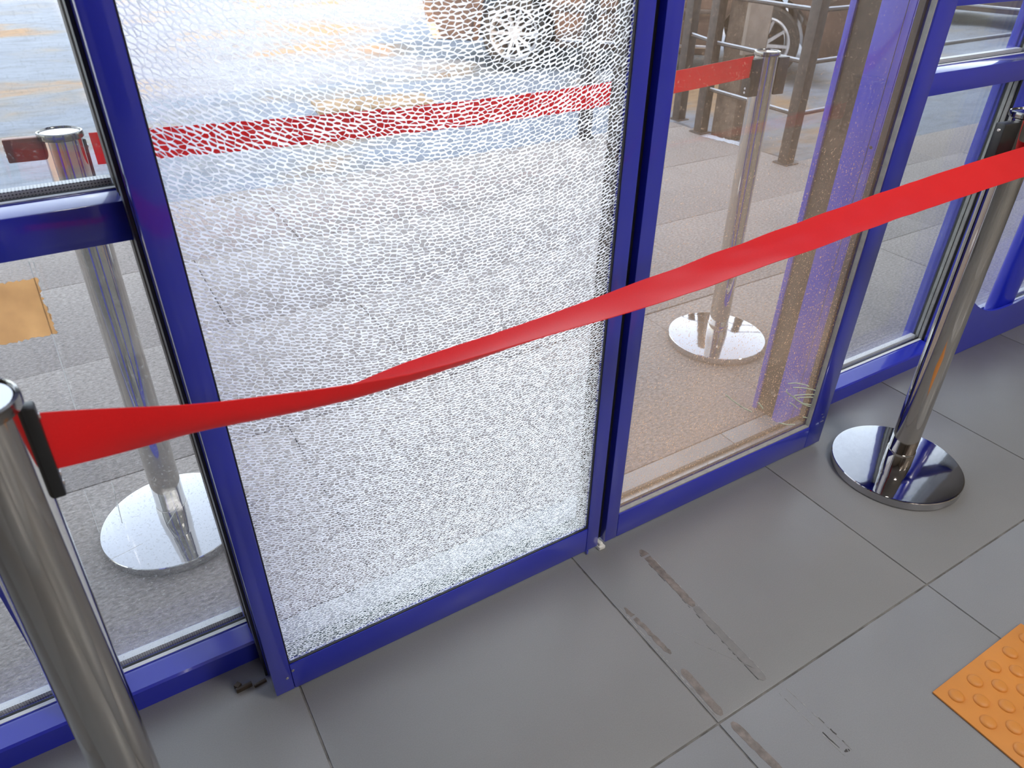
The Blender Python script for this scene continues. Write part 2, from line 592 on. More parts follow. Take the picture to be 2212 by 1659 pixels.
# ---- sliding doors
def door(name, x0, x1, gx0, gx1, label, pane_m, g=.0032, gy=(.004, .014)):
    d = struct(empty(name, (0, 0, 0)), label)
    z0, z1, gz0, gz1 = .012, 2.14, .079, 2.07
    y0, y1 = YD, YD + .042
    box('stile', x0, gx0, y0, y1, z0, z1, BLUE, d, .0022)
    box('stile', gx1, x1, y0, y1, z0, z1, BLUE, d, .0022)
    box('rail', gx0, gx1, y0, y1, z0, gz0, BLUE, d, .0022)
    box('rail', gx0, gx1, y0, y1, gz1, z1, BLUE, d, .0022)
    bm = bmesh.new()          # thin black glazing gasket all round, just proud of the recess
    for a in ((gx0, gx0 + g, gz0, gz1), (gx1 - g, gx1, gz0, gz1), (gx0 + g, gx1 - g, gz0, gz0 + g), (gx0 + g, gx1 - g, gz1 - g, gz1)):
        bx(bm, a[0], a[1], y0 + gy[0], y0 + gy[1], a[2], a[3])
    obj('glazing_gasket', bm, pane_m, d)
    return d

d1 = door('door_1', .0415, .745, .0745, .7135, 'blue framed sliding door with a fully shattered safety glass pane', DARKRUB, .0018, (.002, .0062))
d2_ = door('door_2', .764, 1.470, .797, 1.411, 'blue framed sliding door with an intact dusty glass pane', GREYSEAL)
box('glass_pane', .797, 1.411, YD + .014, YD + .020, .079, 2.07, DIRTYGLASS, d2_)
YS = YD + .0065
# bright edge of the double pane along the bottom and right of door 2
box('edge_seal', .801, 1.407, YD + .0205, YD + .032, .079, .0865, SILVERPT, d2_)
box('edge_seal', 1.4025, 1.4105, YD + .0205, YD + .034, .087, 2.07, DARKRUB, d2_)
box('bottom_bead', .80, 1.408, YD + .033, YD + .04, .079, .094, BROWNSEAL, d2_)
box('rear_seal', .7105, .7134, YS + .0065, YD + .0415, .0825, 2.066, BROWNSEAL, d1)
box('rear_seal', .0750, .7100, YS + .0065, YD + .0415, .0792, .0822, DARKGREEN, d1)
# meeting brush seals between the two doors
box('brush_seal', .745, .7535, YD + .016, YD + .030, .015, 2.13, DARKRUB, d1)
box('brush_seal', .7555, .764, YD + .016, YD + .030, .015, 2.13, DARKRUB, d2_)
# white plastic foot between the doors and small blue foot clip
bm = bmesh.new()
for (a, b_, c, d_, h) in ((.7465, .7625, .838, .866, .009), (.749, .756, .842, .858, .016), (.7565, .761, .846, .86, .013)):
    bx(bm, a, b_, c, d_, .0005, h, .0012)
foot = tag(obj('door_guide_block', bm, WHITEFOAM, None, True), 'small white plastic guide block on the floor between the two doors', 'guide block')
box('corner_clip', .716, .7195, YD - .001, YD + .01, .002, .012, BLUE, d1)
# screw heads / chips on the lower left corner of door 1
for (x, z) in ((.078, .062), (.066, .049)):
    bm = bmesh.new()
    lathe(bm, [(0, 0), (.0028, 0), (.0022, .0012), (0, .0014)], 14)
    s = obj('screw', bm, STEEL, d1)
    s.rotation_euler = (R(90), 0, 0)
    s.location = (x, YD - .0002, z)
# scratches at the foot of door 2
for (x, z, w) in ((1.4475, .083, .012), (1.45, .096, .008), (1.443, .108, .006)):
    box('scratch', x, x + w, YD - .0006, YD + .0004, z, z + .0012, GREYSEAL, d2_)

# ---- shattered tempered pane: thousands of fragments with white crushed edges
def shards(x0, x1, z0, z1, yf, imp=(.43, 1.42), pr0=.0056, pr1=.0040, AN=1.7):
    rnd = random.Random(3)
    seeds = []
    rmax = math.hypot(max(imp[0] - x0, x1 - imp[0]), max(imp[1] - z0, z1 - imp[1])) + .02
    rr = .004
    while rr < rmax:
        pr = pr0 + (pr1 - pr0) * min(1, max(0, (rr - .25) / .9))
        pt = pr * AN
        rr += pr
        n = max(4, int(2 * math.pi * rr / pt))
        a0 = rnd.random()
        for i in range(n):
            a = 2 * math.pi * (i + a0 + rnd.uniform(-.42, .42)) / n
            q = rr + rnd.uniform(-.42, .42) * pr
            x, z = imp[0] + q * math.cos(a), imp[1] + q * math.sin(a)
            if x0 - .012 < x < x1 + .012 and z0 - .012 < z < z1 + .012:
                seeds.append((x, z))
    cs = .013
    gridd = {}
    for i, s in enumerate(seeds):
        gridd.setdefault((int(s[0] // cs), int(s[1] // cs)), []).append(i)
    an = AN
    cells = []
    for i, (sx, sz) in enumerate(seeds):
        if not (x0 - .004 < sx < x1 + .004 and z0 - .004 < sz < z1 + .004): continue
        ex, ez = sx - imp[0], sz - imp[1]
        L = math.hypot(ex, ez) or 1
        ex, ez = ex / L, ez / L
        gx, gz = int(sx // cs), int(sz // cs)
        nb = []
        for a in (-1, 0, 1):
            for b in (-1, 0, 1):
                for j in gridd.get((gx + a, gz + b), ()):
                    if j != i:
                        dx, dz = seeds[j][0] - sx, seeds[j][1] - sz
                        u, v = (dx * ex + dz * ez) * an, -dx * ez + dz * ex
                        nb.append((u * u + v * v, u, v))
        nb.sort()
        P = [(-.012, -.012), (.012, -.012), (.012, .012), (-.012, .012)]
        for d2n, u, v in nb[:14]:
            h = d2n / 2
            if P and max(p[0] * u + p[1] * v for p in P) <= h: continue
            Q = []
            for a, b in zip(P, P[1:] + P[:1]):
                da, db = a[0] * u + a[1] * v - h, b[0] * u + b[1] * v - h
                if da <= 0: Q.append(a)
                if (da < 0 < db) or (db < 0 < da):
                    t = da / (da - db)
                    Q.append((a[0] + (b[0] - a[0]) * t, a[1] + (b[1] - a[1]) * t))
            P = Q
            if len(P) < 3: break
        if len(P) < 3: continue
        poly = []
        for u, v in P:
            u /= an
            x, z = sx + u * ex - v * ez, sz + u * ez + v * ex
            poly.append((min(max(x, x0), x1), min(max(z, z0), z1)))
        cx = sum(p[0] for p in poly) / len(poly)
        cz = sum(p[1] for p in poly) / len(poly)
        area = abs(sum(a[0] * b[1] - b[0] * a[1] for a, b in zip(poly, poly[1:] + poly[:1]))) / 2
        if area < 1.5e-6: continue
        cells.append((cx, cz, poly, area, ex, ez))
    return cells

def shard_geo(c, yf, rnd, V, Fc, Mi, th=.006):
    cx, cz, poly, area, ex, ez = c
    n = len(poly)
    b0 = len(V)
    dep = rnd.uniform(.0004, .0010)
    tilt = (rnd.uniform(-.06, .06), rnd.uniform(-.06, .06))
    t_ = min(1, max(0, (cz - .25) / .6))
    sr, st = rnd.uniform(.28 + .16 * t_, .78 + .10 * t_), rnd.uniform(.76 + .10 * t_, .95 + .02 * t_)
    for (x, z) in poly:                                   # inner (clear) outline of the front face
        dx, dz = x - cx, z - cz
        k = rnd.uniform(.78, 1.12)
        u, v = (dx * ex + dz * ez) * sr * k, (-dx * ez + dz * ex) * min(.97, st * k)
        dx, dz = u * ex - v * ez, u * ez + v * ex
        V.append((cx + dx, yf + dx * tilt[0] + dz * tilt[1], cz + dz))
    for (x, z) in poly:                                   # crushed rim
        V.append((x, yf + dep, z))
    for (x, z) in poly:                                   # back of the fragment
        V.append((x, yf + th, z))
    Fc.append([b0 + i for i in range(n)]); Mi.append(0)
    Fc.append([b0 + 2 * n + i for i in range(n)][::-1]); Mi.append(0)
    for i in range(n):
        j = (i + 1) % n
        Fc.append([b0 + i, b0 + n + i, b0 + n + j, b0 + j]); Mi.append(1)

cells = shards(.0750, .7130, .0795, 2.0695, YS)
rnd = random.Random(11)
def scr(c):
    px, py = proj((c[0], YS, c[1]))
    if not (0 < px < 2212 and 0 < py < 1659): return 0
    w = Vector((c[0], YD, c[1])) - CAM
    return c[3] * abs(w.y) / w.length ** 3
order = sorted(range(len(cells)), key=lambda i: -scr(cells[i]))
big = set(order[:300])
V, Fc, Mi = [], [], []
pane1 = None
for i, c in enumerate(cells):
    if i in big: continue
    shard_geo(c, YS, rnd, V, Fc, Mi)
me = bpy.data.meshes.new('glass_fragments')
me.from_pydata(V, [], Fc)
me.materials.append(SHARDGLASS)
me.materials.append(CRACK)
me.polygons.foreach_set('material_index', Mi)
frag = obj('glass_fragments', me, None, d1)
frag['kind'] = 'stuff'
frag['label'] = 'mass of small shattered safety glass crumbs still held in the frame'
for i in order[:300]:
    V, Fc, Mi = [], [], []
    c = cells[i]
    shard_geo(c, YS, rnd, V, Fc, Mi)
    V = [(v[0] - c[0], v[1], v[2] - c[1]) for v in V]
    me = bpy.data.meshes.new('glass_shard')
    me.from_pydata(V, [], Fc)
    me.materials.append(SHARDGLASS)
    me.materials.append(CRACK)
    me.polygons.foreach_set('material_index', Mi)
    o = obj('glass_shard', me, None, d1)
    o.location = (c[0], 0, c[1])

# ---- fixed glazing bays
def bay(name, label, x0, x1, bars, jambs, glass_m=GLASS):
    w = struct(empty(name), label)
    # sill rail with the sloping inner ledge
    bm = bmesh.new()
    prof = [(YF, 0), (YF, .043), (YF + .004, .0465), (YF + .042, .050), (YF + .046, .050), (YF + .046, .036), (1.055, .036), (1.055, 0)]
    a = [bm.verts.new((x0, y, z)) for y, z in prof]
    b = [bm.verts.new((x1, y, z)) for y, z in prof]
    for i in range(len(prof)):
        j = (i + 1) % len(prof)
        bm.faces.new((a[i], a[j], b[j], b[i]))
    bm.faces.new(a)
    bm.faces.new(b[::-1])
    bmesh.ops.recalc_face_normals(bm, faces=bm.faces[:])
    obj('sill_rail', bm, BLUE, w)
    zs = [.050]
    for (z0, z1) in bars:
        box('crossbar', x0, x1, YF, 1.05, z0, z1, BLUE, w, .002)
        zs += [z0, z1]
    zs.append(2.12)
    for k in range(0, len(zs), 2):
        za, zb = zs[k], zs[k + 1]
        box('glass_pane', x0, x1, 1.012, 1.018, za - .008, zb, glass_m, w)
        box('glass_pane', x0, x1, 1.034, 1.040, za - .008, zb, glass_m, w)
        box('glazing_bead', x0, x1, .9965, 1.011, za - .004, za + .001, BLUE, w, .001)
        box('rubber_gasket', x0, x1, 1.007, 1.0115, za + .0012, za + .0028, DARKRUB, w)
        box('perforated_bead', x0, x1, .9985, 1.0062, za + .0012, za + .0022, SPACER, w)
        box('spacer_bar', x0 + .004, x1 - .004, 1.0185, 1.0335, za - .004, za + .009, SPACER, w)
    for (xa, xb, side) in jambs:
        box('mullion', xa, xb, YF, 1.055, 0, 2.12, BLUE, w, .002)
    return w

w1 = bay('window_1', 'fixed glazed bay left of the shattered door, with one crossbar', -.205, .038, [(.830, .880)], [])
w2 = bay('window_2', 'fixed glazed bay right of the dusty door, with two crossbars', 1.50, 2.125, [(.833, .881), (1.011, 1.065)], [])
w3 = bay('window_3', 'fixed glazed bay at the far left edge behind the near stanchion', -1.42, -.263, [(.830, .880)], [(-.263, -.205, 1)])
w4 = bay('window_4', 'fixed glazed bay at the far right edge beyond the right stanchion', 2.185, 3.12, [(.833, .881)], [])
# right jamb of window 1 (seen edge on beside the shattered door)
box('jamb', .041, .075, .905, 1.055, 0, 2.12, BLUE, w1, .001)
box('edge_gasket', .037, .0405, .955, .970, .0, 2.12, SILVERPT, w1)
box('edge_gasket', .036, .0405, .9705, .976, .0, 2.12, BROWNSEAL, w1)
box('edge_gasket', .037, .0405, .9765, .983, .0, 2.12, SILVERPT, w1)
box('edge_gasket', .0355, .0405, .9835, 1.055, .0, 2.12, BROWNSEAL, w1)
box('edge_gasket', .0365, .0405, .905, .9545, .0, 2.12, DARKRUB, w1)
# left jamb of window 2: blue faces with the dark channel, seen through the dusty door
box('jamb', 1.452, 1.50, .912, .987, 0, 2.12, BLUE, w2, .001)
box('channel', 1.456, 1.50, .9875, 1.0405, 0, 2.12, BROWNSEAL, w2)
box('jamb_lip', 1.450, 1.50, 1.041, 1.056, 0, 2.12, BLUE, w2, .001)
box('brush_channel', 1.4575, 1.50, .892, .9115, 0, 2.12, DARKRUB, w2)
box('panel_seam', 1.4512, 1.4525, .9285, .9292, 0, 2.12, DARKRUB, w2)
bm = bmesh.new()
lathe(bm, [(0, 0), (.0035, 0), (.003, .0012), (0, .0014)], 16)
s = obj('plug', bm, DARKRUB, w2)
s.rotation_euler = (0, R(-90), 0)
s.location = (1.4519, .922, .757)
# mullion between windows 2 and 4, stepped
box('mullion', 2.128, 2.185, YF, .992, 0, 2.12, BLUE, w2, .0015)
box('mullion_seal', 2.131, 2.18, .9925, 1.0005, 0, 2.12, DARKRUB, w2)
box('mullion_seal', 2.126, 2.18, 1.001, 1.0095, 0, 2.12, GREYSEAL, w2)
box('mullion_seal', 2.130, 2.18, 1.010, 1.012, 0, 2.12, DARKRUB, w2)
box('mullion_seal', 2.126, 2.18, 1.0125, 1.021, 0, 2.12, GREYSEAL, w2)
box('mullion_seal', 2.130, 2.18, 1.0215, 1.029, 0, 2.12, DARKRUB, w2)
box('mullion_cap', 2.125, 2.18, 1.0295, 1.060, 0, 2.12, BLUE, w2, .0015)
# torn sticker on window 1
def torn(cx, cz, w, h, y, seed, n=60, rag=.12):
    rnd = random.Random(seed)
    bm = bmesh.new()
    ring = []
    for i in range(n):
        a = 2 * math.pi * i / n
        ca, sa = math.cos(a), math.sin(a)
        k = 1 / max(abs(ca), abs(sa))
        k *= 1 - rag * rnd.random() - rag * .6 * (1 + noise.noise((ca * 2 + seed, sa * 2, 0)))
        ring.append((cx + w * ca * k, cz + h * sa * k))
    f = [bm.verts.new((x, y, z)) for x, z in ring]
    g = [bm.verts.new((x, y + .0004, z)) for x, z in ring]
    bm.faces.new(f)
    bm.faces.new(g[::-1])
    for i in range(n):
        bm.faces.new((f[i], g[i], g[(i + 1) % n], f[(i + 1) % n]))
    bmesh.ops.recalc_face_normals(bm, faces=bm.faces[:])
    return bm
obj('torn_sticker', torn(-.135, .742, .058, .043, 1.0112, 5, 140, .07), STICKERP, w1)
# scratches, plus a reflection streak painted as pale strokes, on window 1
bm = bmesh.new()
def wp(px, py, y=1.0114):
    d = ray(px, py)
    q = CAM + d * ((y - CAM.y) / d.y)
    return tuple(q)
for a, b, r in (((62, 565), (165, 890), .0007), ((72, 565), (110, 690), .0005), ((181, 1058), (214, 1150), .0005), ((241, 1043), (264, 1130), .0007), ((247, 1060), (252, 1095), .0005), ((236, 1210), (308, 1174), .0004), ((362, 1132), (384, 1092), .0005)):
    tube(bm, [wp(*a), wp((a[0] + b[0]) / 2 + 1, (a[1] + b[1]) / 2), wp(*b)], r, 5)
obj('scratch_and_reflection_marks', bm, CRACK, w1)
# marker scribble at the lower right of door 2
bm = bmesh.new()
def stroke(pts, r=.0016):
    P = []
    for a, b in zip(pts, pts[1:]):
        for k in range(8):
            t = k / 8
            P.append((a[0] + (b[0] - a[0]) * t, YD + .0138, a[1] + (b[1] - a[1]) * t))
    P.append((pts[-1][0], YD + .0138, pts[-1][1]))
    for _ in range(4):
        P = [P[0]] + [tuple((P[i - 1][k] + 2 * P[i][k] + P[i + 1][k]) / 4 for k in range(3)) for i in range(1, len(P) - 1)] + [P[-1]]
    n0 = len(bm.verts)
    tube(bm, P, r, 6)
def gp(px, py):
    d = ray(px, py)
    t = (YD + .0138 - CAM.y) / d.y
    q = CAM + d * t
    return (q.x, q.z)
Sx, Sy, k_ = 1560, 780, .1386
def C(pts): return [gp(Sx + a * k_, Sy + b * k_) for a, b in pts]
for s_ in ([(1030, 350), (1150, 340), (1300, 370), (1350, 390)], [(1110, 410), (1250, 415), (1400, 440), (1530, 480), (1560, 500), (1500, 520), (1300, 520), (1110, 535), (1160, 600), (1260, 660), (1400, 685), (1490, 690)],
           [(1010, 440), (1000, 480), (1060, 530), (1110, 560), (1150, 600), (1250, 665), (1340, 705), (1490, 712)], [(1180, 570), (1350, 560), (1540, 575)], [(1380, 760), (1470, 755), (1490, 725)], [(1060, 650), (1120, 690), (1180, 740)],
           [(1265, 870), (1350, 890), (1440, 890)], [(880, 960), (1000, 990), (1130, 990)], [(60, 530), (200, 640), (330, 730), (460, 790)], [(570, 650), (600, 690), (635, 740)]):
    stroke(C(s_), .0013)
obj('marker_scribble', bm, CHALK, d2_, True)

# ---- right end: curved kick plate and round post
bm = bmesh.new()
N = 24
top = []
for i in range(N + 1):
    t = i / N
    x = 2.19 + .62 * t
    top.append((x, .115 + .09 * (1 - math.sin(math.pi * min(1, t * 1.15))) ** 1.4))
fr = [[bm.verts.new((x, y, z)) for x, z in top] for y in (.930, .938)]
bt = [[bm.verts.new((x, y, .001)) for x, z in top] for y in (.930, .938)]
for i in range(N):
    bm.faces.new((bt[0][i], bt[0][i + 1], fr[0][i + 1], fr[0][i]))
    bm.faces.new((bt[1][i + 1], bt[1][i], fr[1][i], fr[1][i + 1]))
    bm.faces.new((fr[0][i], fr[0][i + 1], fr[1][i + 1], fr[1][i]))
for q in (0, N):
    bm.faces.new((bt[0][q], fr[0][q], fr[1][q], bt[1][q]))
bmesh.ops.recalc_face_normals(bm, faces=bm.faces[:])
obj('curved_kick_plate', bm, BLUE, w4)
bm = bmesh.new()
lathe(bm, [(0, .001), (.045, .001), (.045, .05), (.036, .056), (.036, 2.119), (0, 2.119)], 28, (2.50, .978))
obj('round_post', bm, BLUE, w4, True)
box('sill_channel', 2.19, 2.46, .9395, .9495, .0005, .09, DARKRUB, w4)

# ================================================================== THINGS
# ---- stanchions
POLE_R, HT = .031, .868
def stanchion(base, topxy, rz, recv, label, base_z=.0):
    e = tag(empty('queue_stanchion', (base[0], base[1], base_z), 0), label, 'stanchion', 'tape barrier stanchions')
    tx, ty = topxy[0] - base[0], topxy[1] - base[1]
    def tilt(o):
        o.matrix_local = Matrix(((1, 0, tx / HT, 0), (0, 1, ty / HT, 0), (0, 0, 1, 0), (0, 0, 0, 1))) if False else Matrix.Rotation(math.atan2(math.hypot(tx, ty), HT), 4, Vector((-ty, tx, 0)).normalized() if math.hypot(tx, ty) > 1e-5 else Vector((1, 0, 0)))
        return o
    bm = bmesh.new()
    lathe(bm, [(0, .0005), (.150, .0005), (.1530, .003), (.1530, .0215), (.1518, .0232), (.149, .0238), (0, .0250)], 96)
    obj('base_plate', bm, BASECHROME, e, True)
    bm = bmesh.new()
    lathe(bm, [(.0324, .0240), (.0324, .066), (.0320, .0672), (POLE_R, .0675), (POLE_R, .0240)], 64)
    c = tilt(obj('collar', bm, CHROME, e, True))
    bm = bmesh.new()
    lathe(bm, [(POLE_R - .0004, .0225), (POLE_R - .0004, HT - .012), (0, HT - .012)], 64)
    tilt(obj('pole', bm, CHROME, e, True))
    bm = bmesh.new()
    lathe(bm, [(0, HT - .006), (.0285, HT - .006), (.0292, HT - .002), (.0305, HT), (.0330, HT - .001), (.0338, HT - .004), (.0338, HT - .010), (POLE_R, HT - .012)], 64)
    tilt(obj('head_rim', bm, DARKSTEEL, e, True))
    bm = bmesh.new()
    lathe(bm, [(0, HT - .0022), (.0284, HT - .0022), (.0284, HT - .0058)], 48)
    tilt(obj('cap_disc', bm, BASECHROME, e, True))
    for rc in recv:
        ang, out, w = rc[:3]
        bm = bmesh.new()
        z0, z1 = rc[3] if len(rc) > 3 else (HT - .108, HT - .016)
        bx(bm, POLE_R - .004, POLE_R + out, -w / 2, w / 2, z0, z1, .002)
        rot = Matrix.Rotation(ang, 4, 'Z')
        bm.transform(rot)
        o = tilt(obj('belt_cassette', bm, rc[4] if len(rc) > 4 else BLACKPL, e, True))
        for z in (z0 + .010, z0 + .020, z1 - .012):
            bm = bmesh.new()
            lathe(bm, [(0, 0), (.0032, 0), (.0026, .0010), (0, .0012)], 14)
            bm.transform(rot @ Matrix.Translation((POLE_R + out + .0001, 0, z)) @ Matrix.Rotation(R(90), 4, 'Y'))
            s = tilt(obj('screw', bm, STEEL, e))
            mw = s.matrix_local.copy()
            s.parent = o
            s.matrix_local = Matrix.Identity(4)
    return e

REDREFLPL = simple('black_clip_with_red_reflection', (.30, .09, .04), .4, nscale=20, namp=.15)  # black clip, the tape's red reflection put into its colour
SI_L = stanchion((-.160, .6075), (-.118, .584), 0, [(R(2), .008, .014), (R(-128), .008, .014)], 'chrome stanchion nearest the camera at the left edge, cut by the frame')
SI_R = stanchion((1.556, .680), (1.552, .690), 0, [(R(172), .040, .020), (R(-75), .010, .022)], 'chrome stanchion indoors at the right, its round base on the grey floor tiles')
SO_L = stanchion((-.029, 1.390), (-.006, 1.390), 0, [(R(0), .003, .010), (R(180), .050, .016, (.826, .862), REDREFLPL)], 'chrome stanchion outdoors behind the left fixed window')
SO_R = stanchion((1.625, 1.380), (1.624, 1.392), 0, [(R(180), .030, .03), (R(-8), .030, .04)], 'chrome stanchion outdoors seen through the dusty right door')

# ---- belts
def belt(name, table, label, width=.053, cup=.0025, wr=0, bow=0):
    # table rows: x, y, z, phi (twist of the belt about its length, degrees)
    def interp(s):
        xs = [r[0] for r in table]
        x = xs[0] + (xs[-1] - xs[0]) * s
        for i in range(len(xs) - 1):
            if x <= xs[i + 1] or i == len(xs) - 2:
                t = (x - xs[i]) / (xs[i + 1] - xs[i])
                p0, p1, p2, p3 = table[max(i - 1, 0)], table[i], table[i + 1], table[min(i + 2, len(xs) - 1)]
                out = []
                for k in range(1, 4):
                    m1 = (p2[k] - p0[k]) / max(1e-6, (p2[0] - p0[0])) * (p2[0] - p1[0])
                    m2 = (p3[k] - p1[k]) / max(1e-6, (p3[0] - p1[0])) * (p2[0] - p1[0])
                    t2, t3 = t * t, t * t * t
                    out.append((2 * t3 - 3 * t2 + 1) * p1[k] + (t3 - 2 * t2 + t) * m1 + (-2 * t3 + 3 * t2) * p2[k] + (t3 - t2) * m2)
                return x, *out
    bm = bmesh.new()
    NS, NW = 220, 8
    rows_f, rows_b = [], []
    for i in range(NS + 1):
        x, y, z, ph = interp(i / NS)
        ph = R(ph)
        w = Vector((0, -math.sin(ph), math.cos(ph)))
        nn = Vector((0, -math.cos(ph), -math.sin(ph)))
        rf, rb = [], []
        for k in range(NW + 1):
            u = k / NW - .5
            off = (cup + bow * math.exp(-((x - .20) / .22) ** 2)) * (1 - 4 * u * u)
            if wr:
                off += wr * noise.noise((x * 16, u * 2.2, 4.2)) * min(1, max(0, (x - .45) * 3))
            p = Vector((x, y, z)) + w * (u * width) + nn * off
            rf.append(bm.verts.new(p + nn * .0005))
            rb.append(bm.verts.new(p - nn * .0005))
        rows_f.append(rf)
        rows_b.append(rb)
    for A, B, A2, B2 in zip(rows_f, rows_f[1:], rows_b, rows_b[1:]):
        for k in range(NW):
            bm.faces.new((A[k], B[k], B[k + 1], A[k + 1]))
            bm.faces.new((A2[k], A2[k + 1], B2[k + 1], B2[k]))
        bm.faces.new((A[0], A2[0], B2[0], B[0]))
        bm.faces.new((A[NW], B[NW], B2[NW], A2[NW]))
    for f, b in ((rows_f[0], rows_b[0]), (rows_f[-1], rows_b[-1])):
        for k in range(NW):
            bm.faces.new((f[k], f[k + 1], b[k + 1], b[k]))
    bmesh.ops.recalc_face_normals(bm, faces=bm.faces[:])
    return tag(obj(name, bm, TAPE, None, True), label, 'barrier tape')
belt('barrier_tape', [(-.0865, .588, .8115, -9), (.021, .592, .791, 27), (.103, .596, .778, 41), (.179, .599, .771, 56), (.251, .602, .769, 71), (.401, .609, .766, 79), (.582, .616, .767, 94), (.851, .628, .775, 109), (1.135, .640, .783, 121), (1.40, .646, .789, 140), (1.555, .6465, .793, 150)],
     'twisted red barrier tape indoors, stretched between the two inner stanchions', wr=.0025, bow=.011)
belt('barrier_tape', [(.034, 1.388, .833, 2), (.44, 1.388, .817, 3), (.9, 1.386, .810, 2), (1.25, 1.385, .818, 0), (1.566, 1.384, .834, 0)],
     'red barrier tape outdoors, seen through the shattered pane and the dusty door', width=.052, cup=.001)

# ---- tactile tile
tt = tag(empty('tactile_tile', (1.058, .256, 0)), 'orange tactile paving tile with raised round studs on the floor', 'tactile tile')
box('plate', 0, .292, -.292, 0, .0003, .0045, ORANGE, tt, .0015)
bm = bmesh.new()
lathe(bm, [(.0135, .0042), (.0132, .0058), (.0118, .0076), (.0085, .0090), (.004, .0095), (0, .0096)], 28)
dm = None
for i in range(5):
    for j in range(5):
        for q in (0, 1):
            x, y = .029 + .0583 * i + .0292 * q, -(.027 + .0578 * j + .0289 * q)
            if x > .278 or y < -.278: continue
            if dm is None:
                o = obj('stud', bm, ORANGE, tt, True)
                dm = o.data
            else:
                o = obj('stud', dm, None, tt)
            o.location = (x, y, 0)

# ---- adhesive remains and scraps on the floor
def strip(name, a, b, w, m, seed, gaps=.0, thick=.0004, parent=None, z=.0001, rag=.3):
    rnd = random.Random(seed)
    a, b = Vector((*a, 0)), Vector((*b, 0))
    t = (b - a).normalized()
    s = Vector((-t.y, t.x, 0))
    L = (b - a).length
    n = max(6, int(L / .006))
    bm = bmesh.new()
    prev = None
    for i in range(n + 1):
        u = i / n
        end = min(1, .35 + min(u, 1 - u) * L / .012)
        wl_ = w / 2 * end * (1 - rag * rnd.random())
        wr_ = w / 2 * end * (1 - rag * rnd.random())
        p = a + t * (L * u)
        c = [p + s * wl_ + Vector((0, 0, z)), p - s * wr_ + Vector((0, 0, z)), p - s * wr_ + Vector((0, 0, z + thick)), p + s * wl_ + Vector((0, 0, z + thick))]
        cur = [bm.verts.new(v) for v in c]
        if prev and rnd.random() >= gaps:
            for k in range(4):
                bm.faces.new((prev[k], prev[(k + 1) % 4], cur[(k + 1) % 4], cur[k]))
        prev = cur
    bmesh.ops.recalc_face_normals(bm, faces=bm.faces[:])
    return obj(name, bm, m, parent)
AD = floor
strip('adhesive_residue', (.826, .795), (.822, .62), .018, RESIDUE, 1, .02, parent=AD, rag=.25)
strip('adhesive_residue', (.8225, .62), (.817, .43), .018, simple('faint_residue', (.205, .195, .185), .6, nscale=50, namp=.12), 2, .05, parent=AD, rag=.2)
for dx in (-.0095, .0095):
    strip('glue_line', (.826 + dx, .79), (.817 + dx, .43), .0014, RESIDUED if dx < 0 else RESIDUEL, 3 + int(dx * 1000), .45, parent=AD, rag=.7)
strip('adhesive_residue', (.698, .690), (.706, .560), .013, RESIDUE, 5, .03, parent=AD, rag=.55)
strip('adhesive_residue', (.702, .525), (.700, .420), .017, RESIDUE, 6, .0, parent=AD, rag=.2)
strip('adhesive_residue', (.705, .402), (.712, .290), .017, RESIDUE, 7, .0, parent=AD, rag=.2)
strip('glue_line', (.689, .70), (.690, .42), .0022, RESIDUEL, 8, .2, parent=AD, rag=.7)
for dx in (-.0095, .0095):
    strip('glue_line', (.829 + dx, .398), (.834 + dx, .262), .0014, RESIDUEL, 9 + int(dx * 1000), .35, parent=AD, rag=.7)
strip('glue_line', (.842, .33), (.8435, .275), .0035, RESIDUED, 21, .15, parent=AD, rag=.8)
strip('glue_line', (.8255, .315), (.828, .275), .0030, RESIDUED, 22, .2, parent=AD, rag=.8)
strip('glue_line', (.830, .267), (.842, .264), .008, RESIDUED, 23, .1, parent=AD, rag=.6)
strip('glue_line', (.74, .60), (.82, .455), .0010, RESIDUEL, 24, .3, parent=AD, rag=.7)
# rubble by the sill below the near corner of the shattered door
bm = bmesh.new()
for (x, y, a, b_, h, rz) in ((-.003, .898, .028, .006, .010, .05), (.024, .893, .022, .005, .007, .1), (-.012, .905, .010, .010, .012, .6)):
    q = bmesh.new()
    bx(q, -a / 2, a / 2, -b_ / 2, b_ / 2, .0005, h, .001)
    q.transform(Matrix.Translation((x, y, 0)) @ Matrix.Rotation(rz, 4, 'Z'))
    tmp = bpy.data.meshes.new('t')
    q.to_mesh(tmp)
    q.free()
    bm.from_mesh(tmp)
    bpy.data.meshes.remove(tmp)
tag(obj('broken_seal_strip', bm, BROWNSEAL, None, True), 'broken brown seal strip on the floor under the lower left door corner', 'seal strip')
bm = bmesh.new()
bx(bm, 1.474, 1.500, .872, .884, .0005, .012, .002)
tag(obj('rubber_door_stop', bm, DARKRUB, None, True), 'small dark rubber stop on the floor beside the dusty door corner', 'door stop')

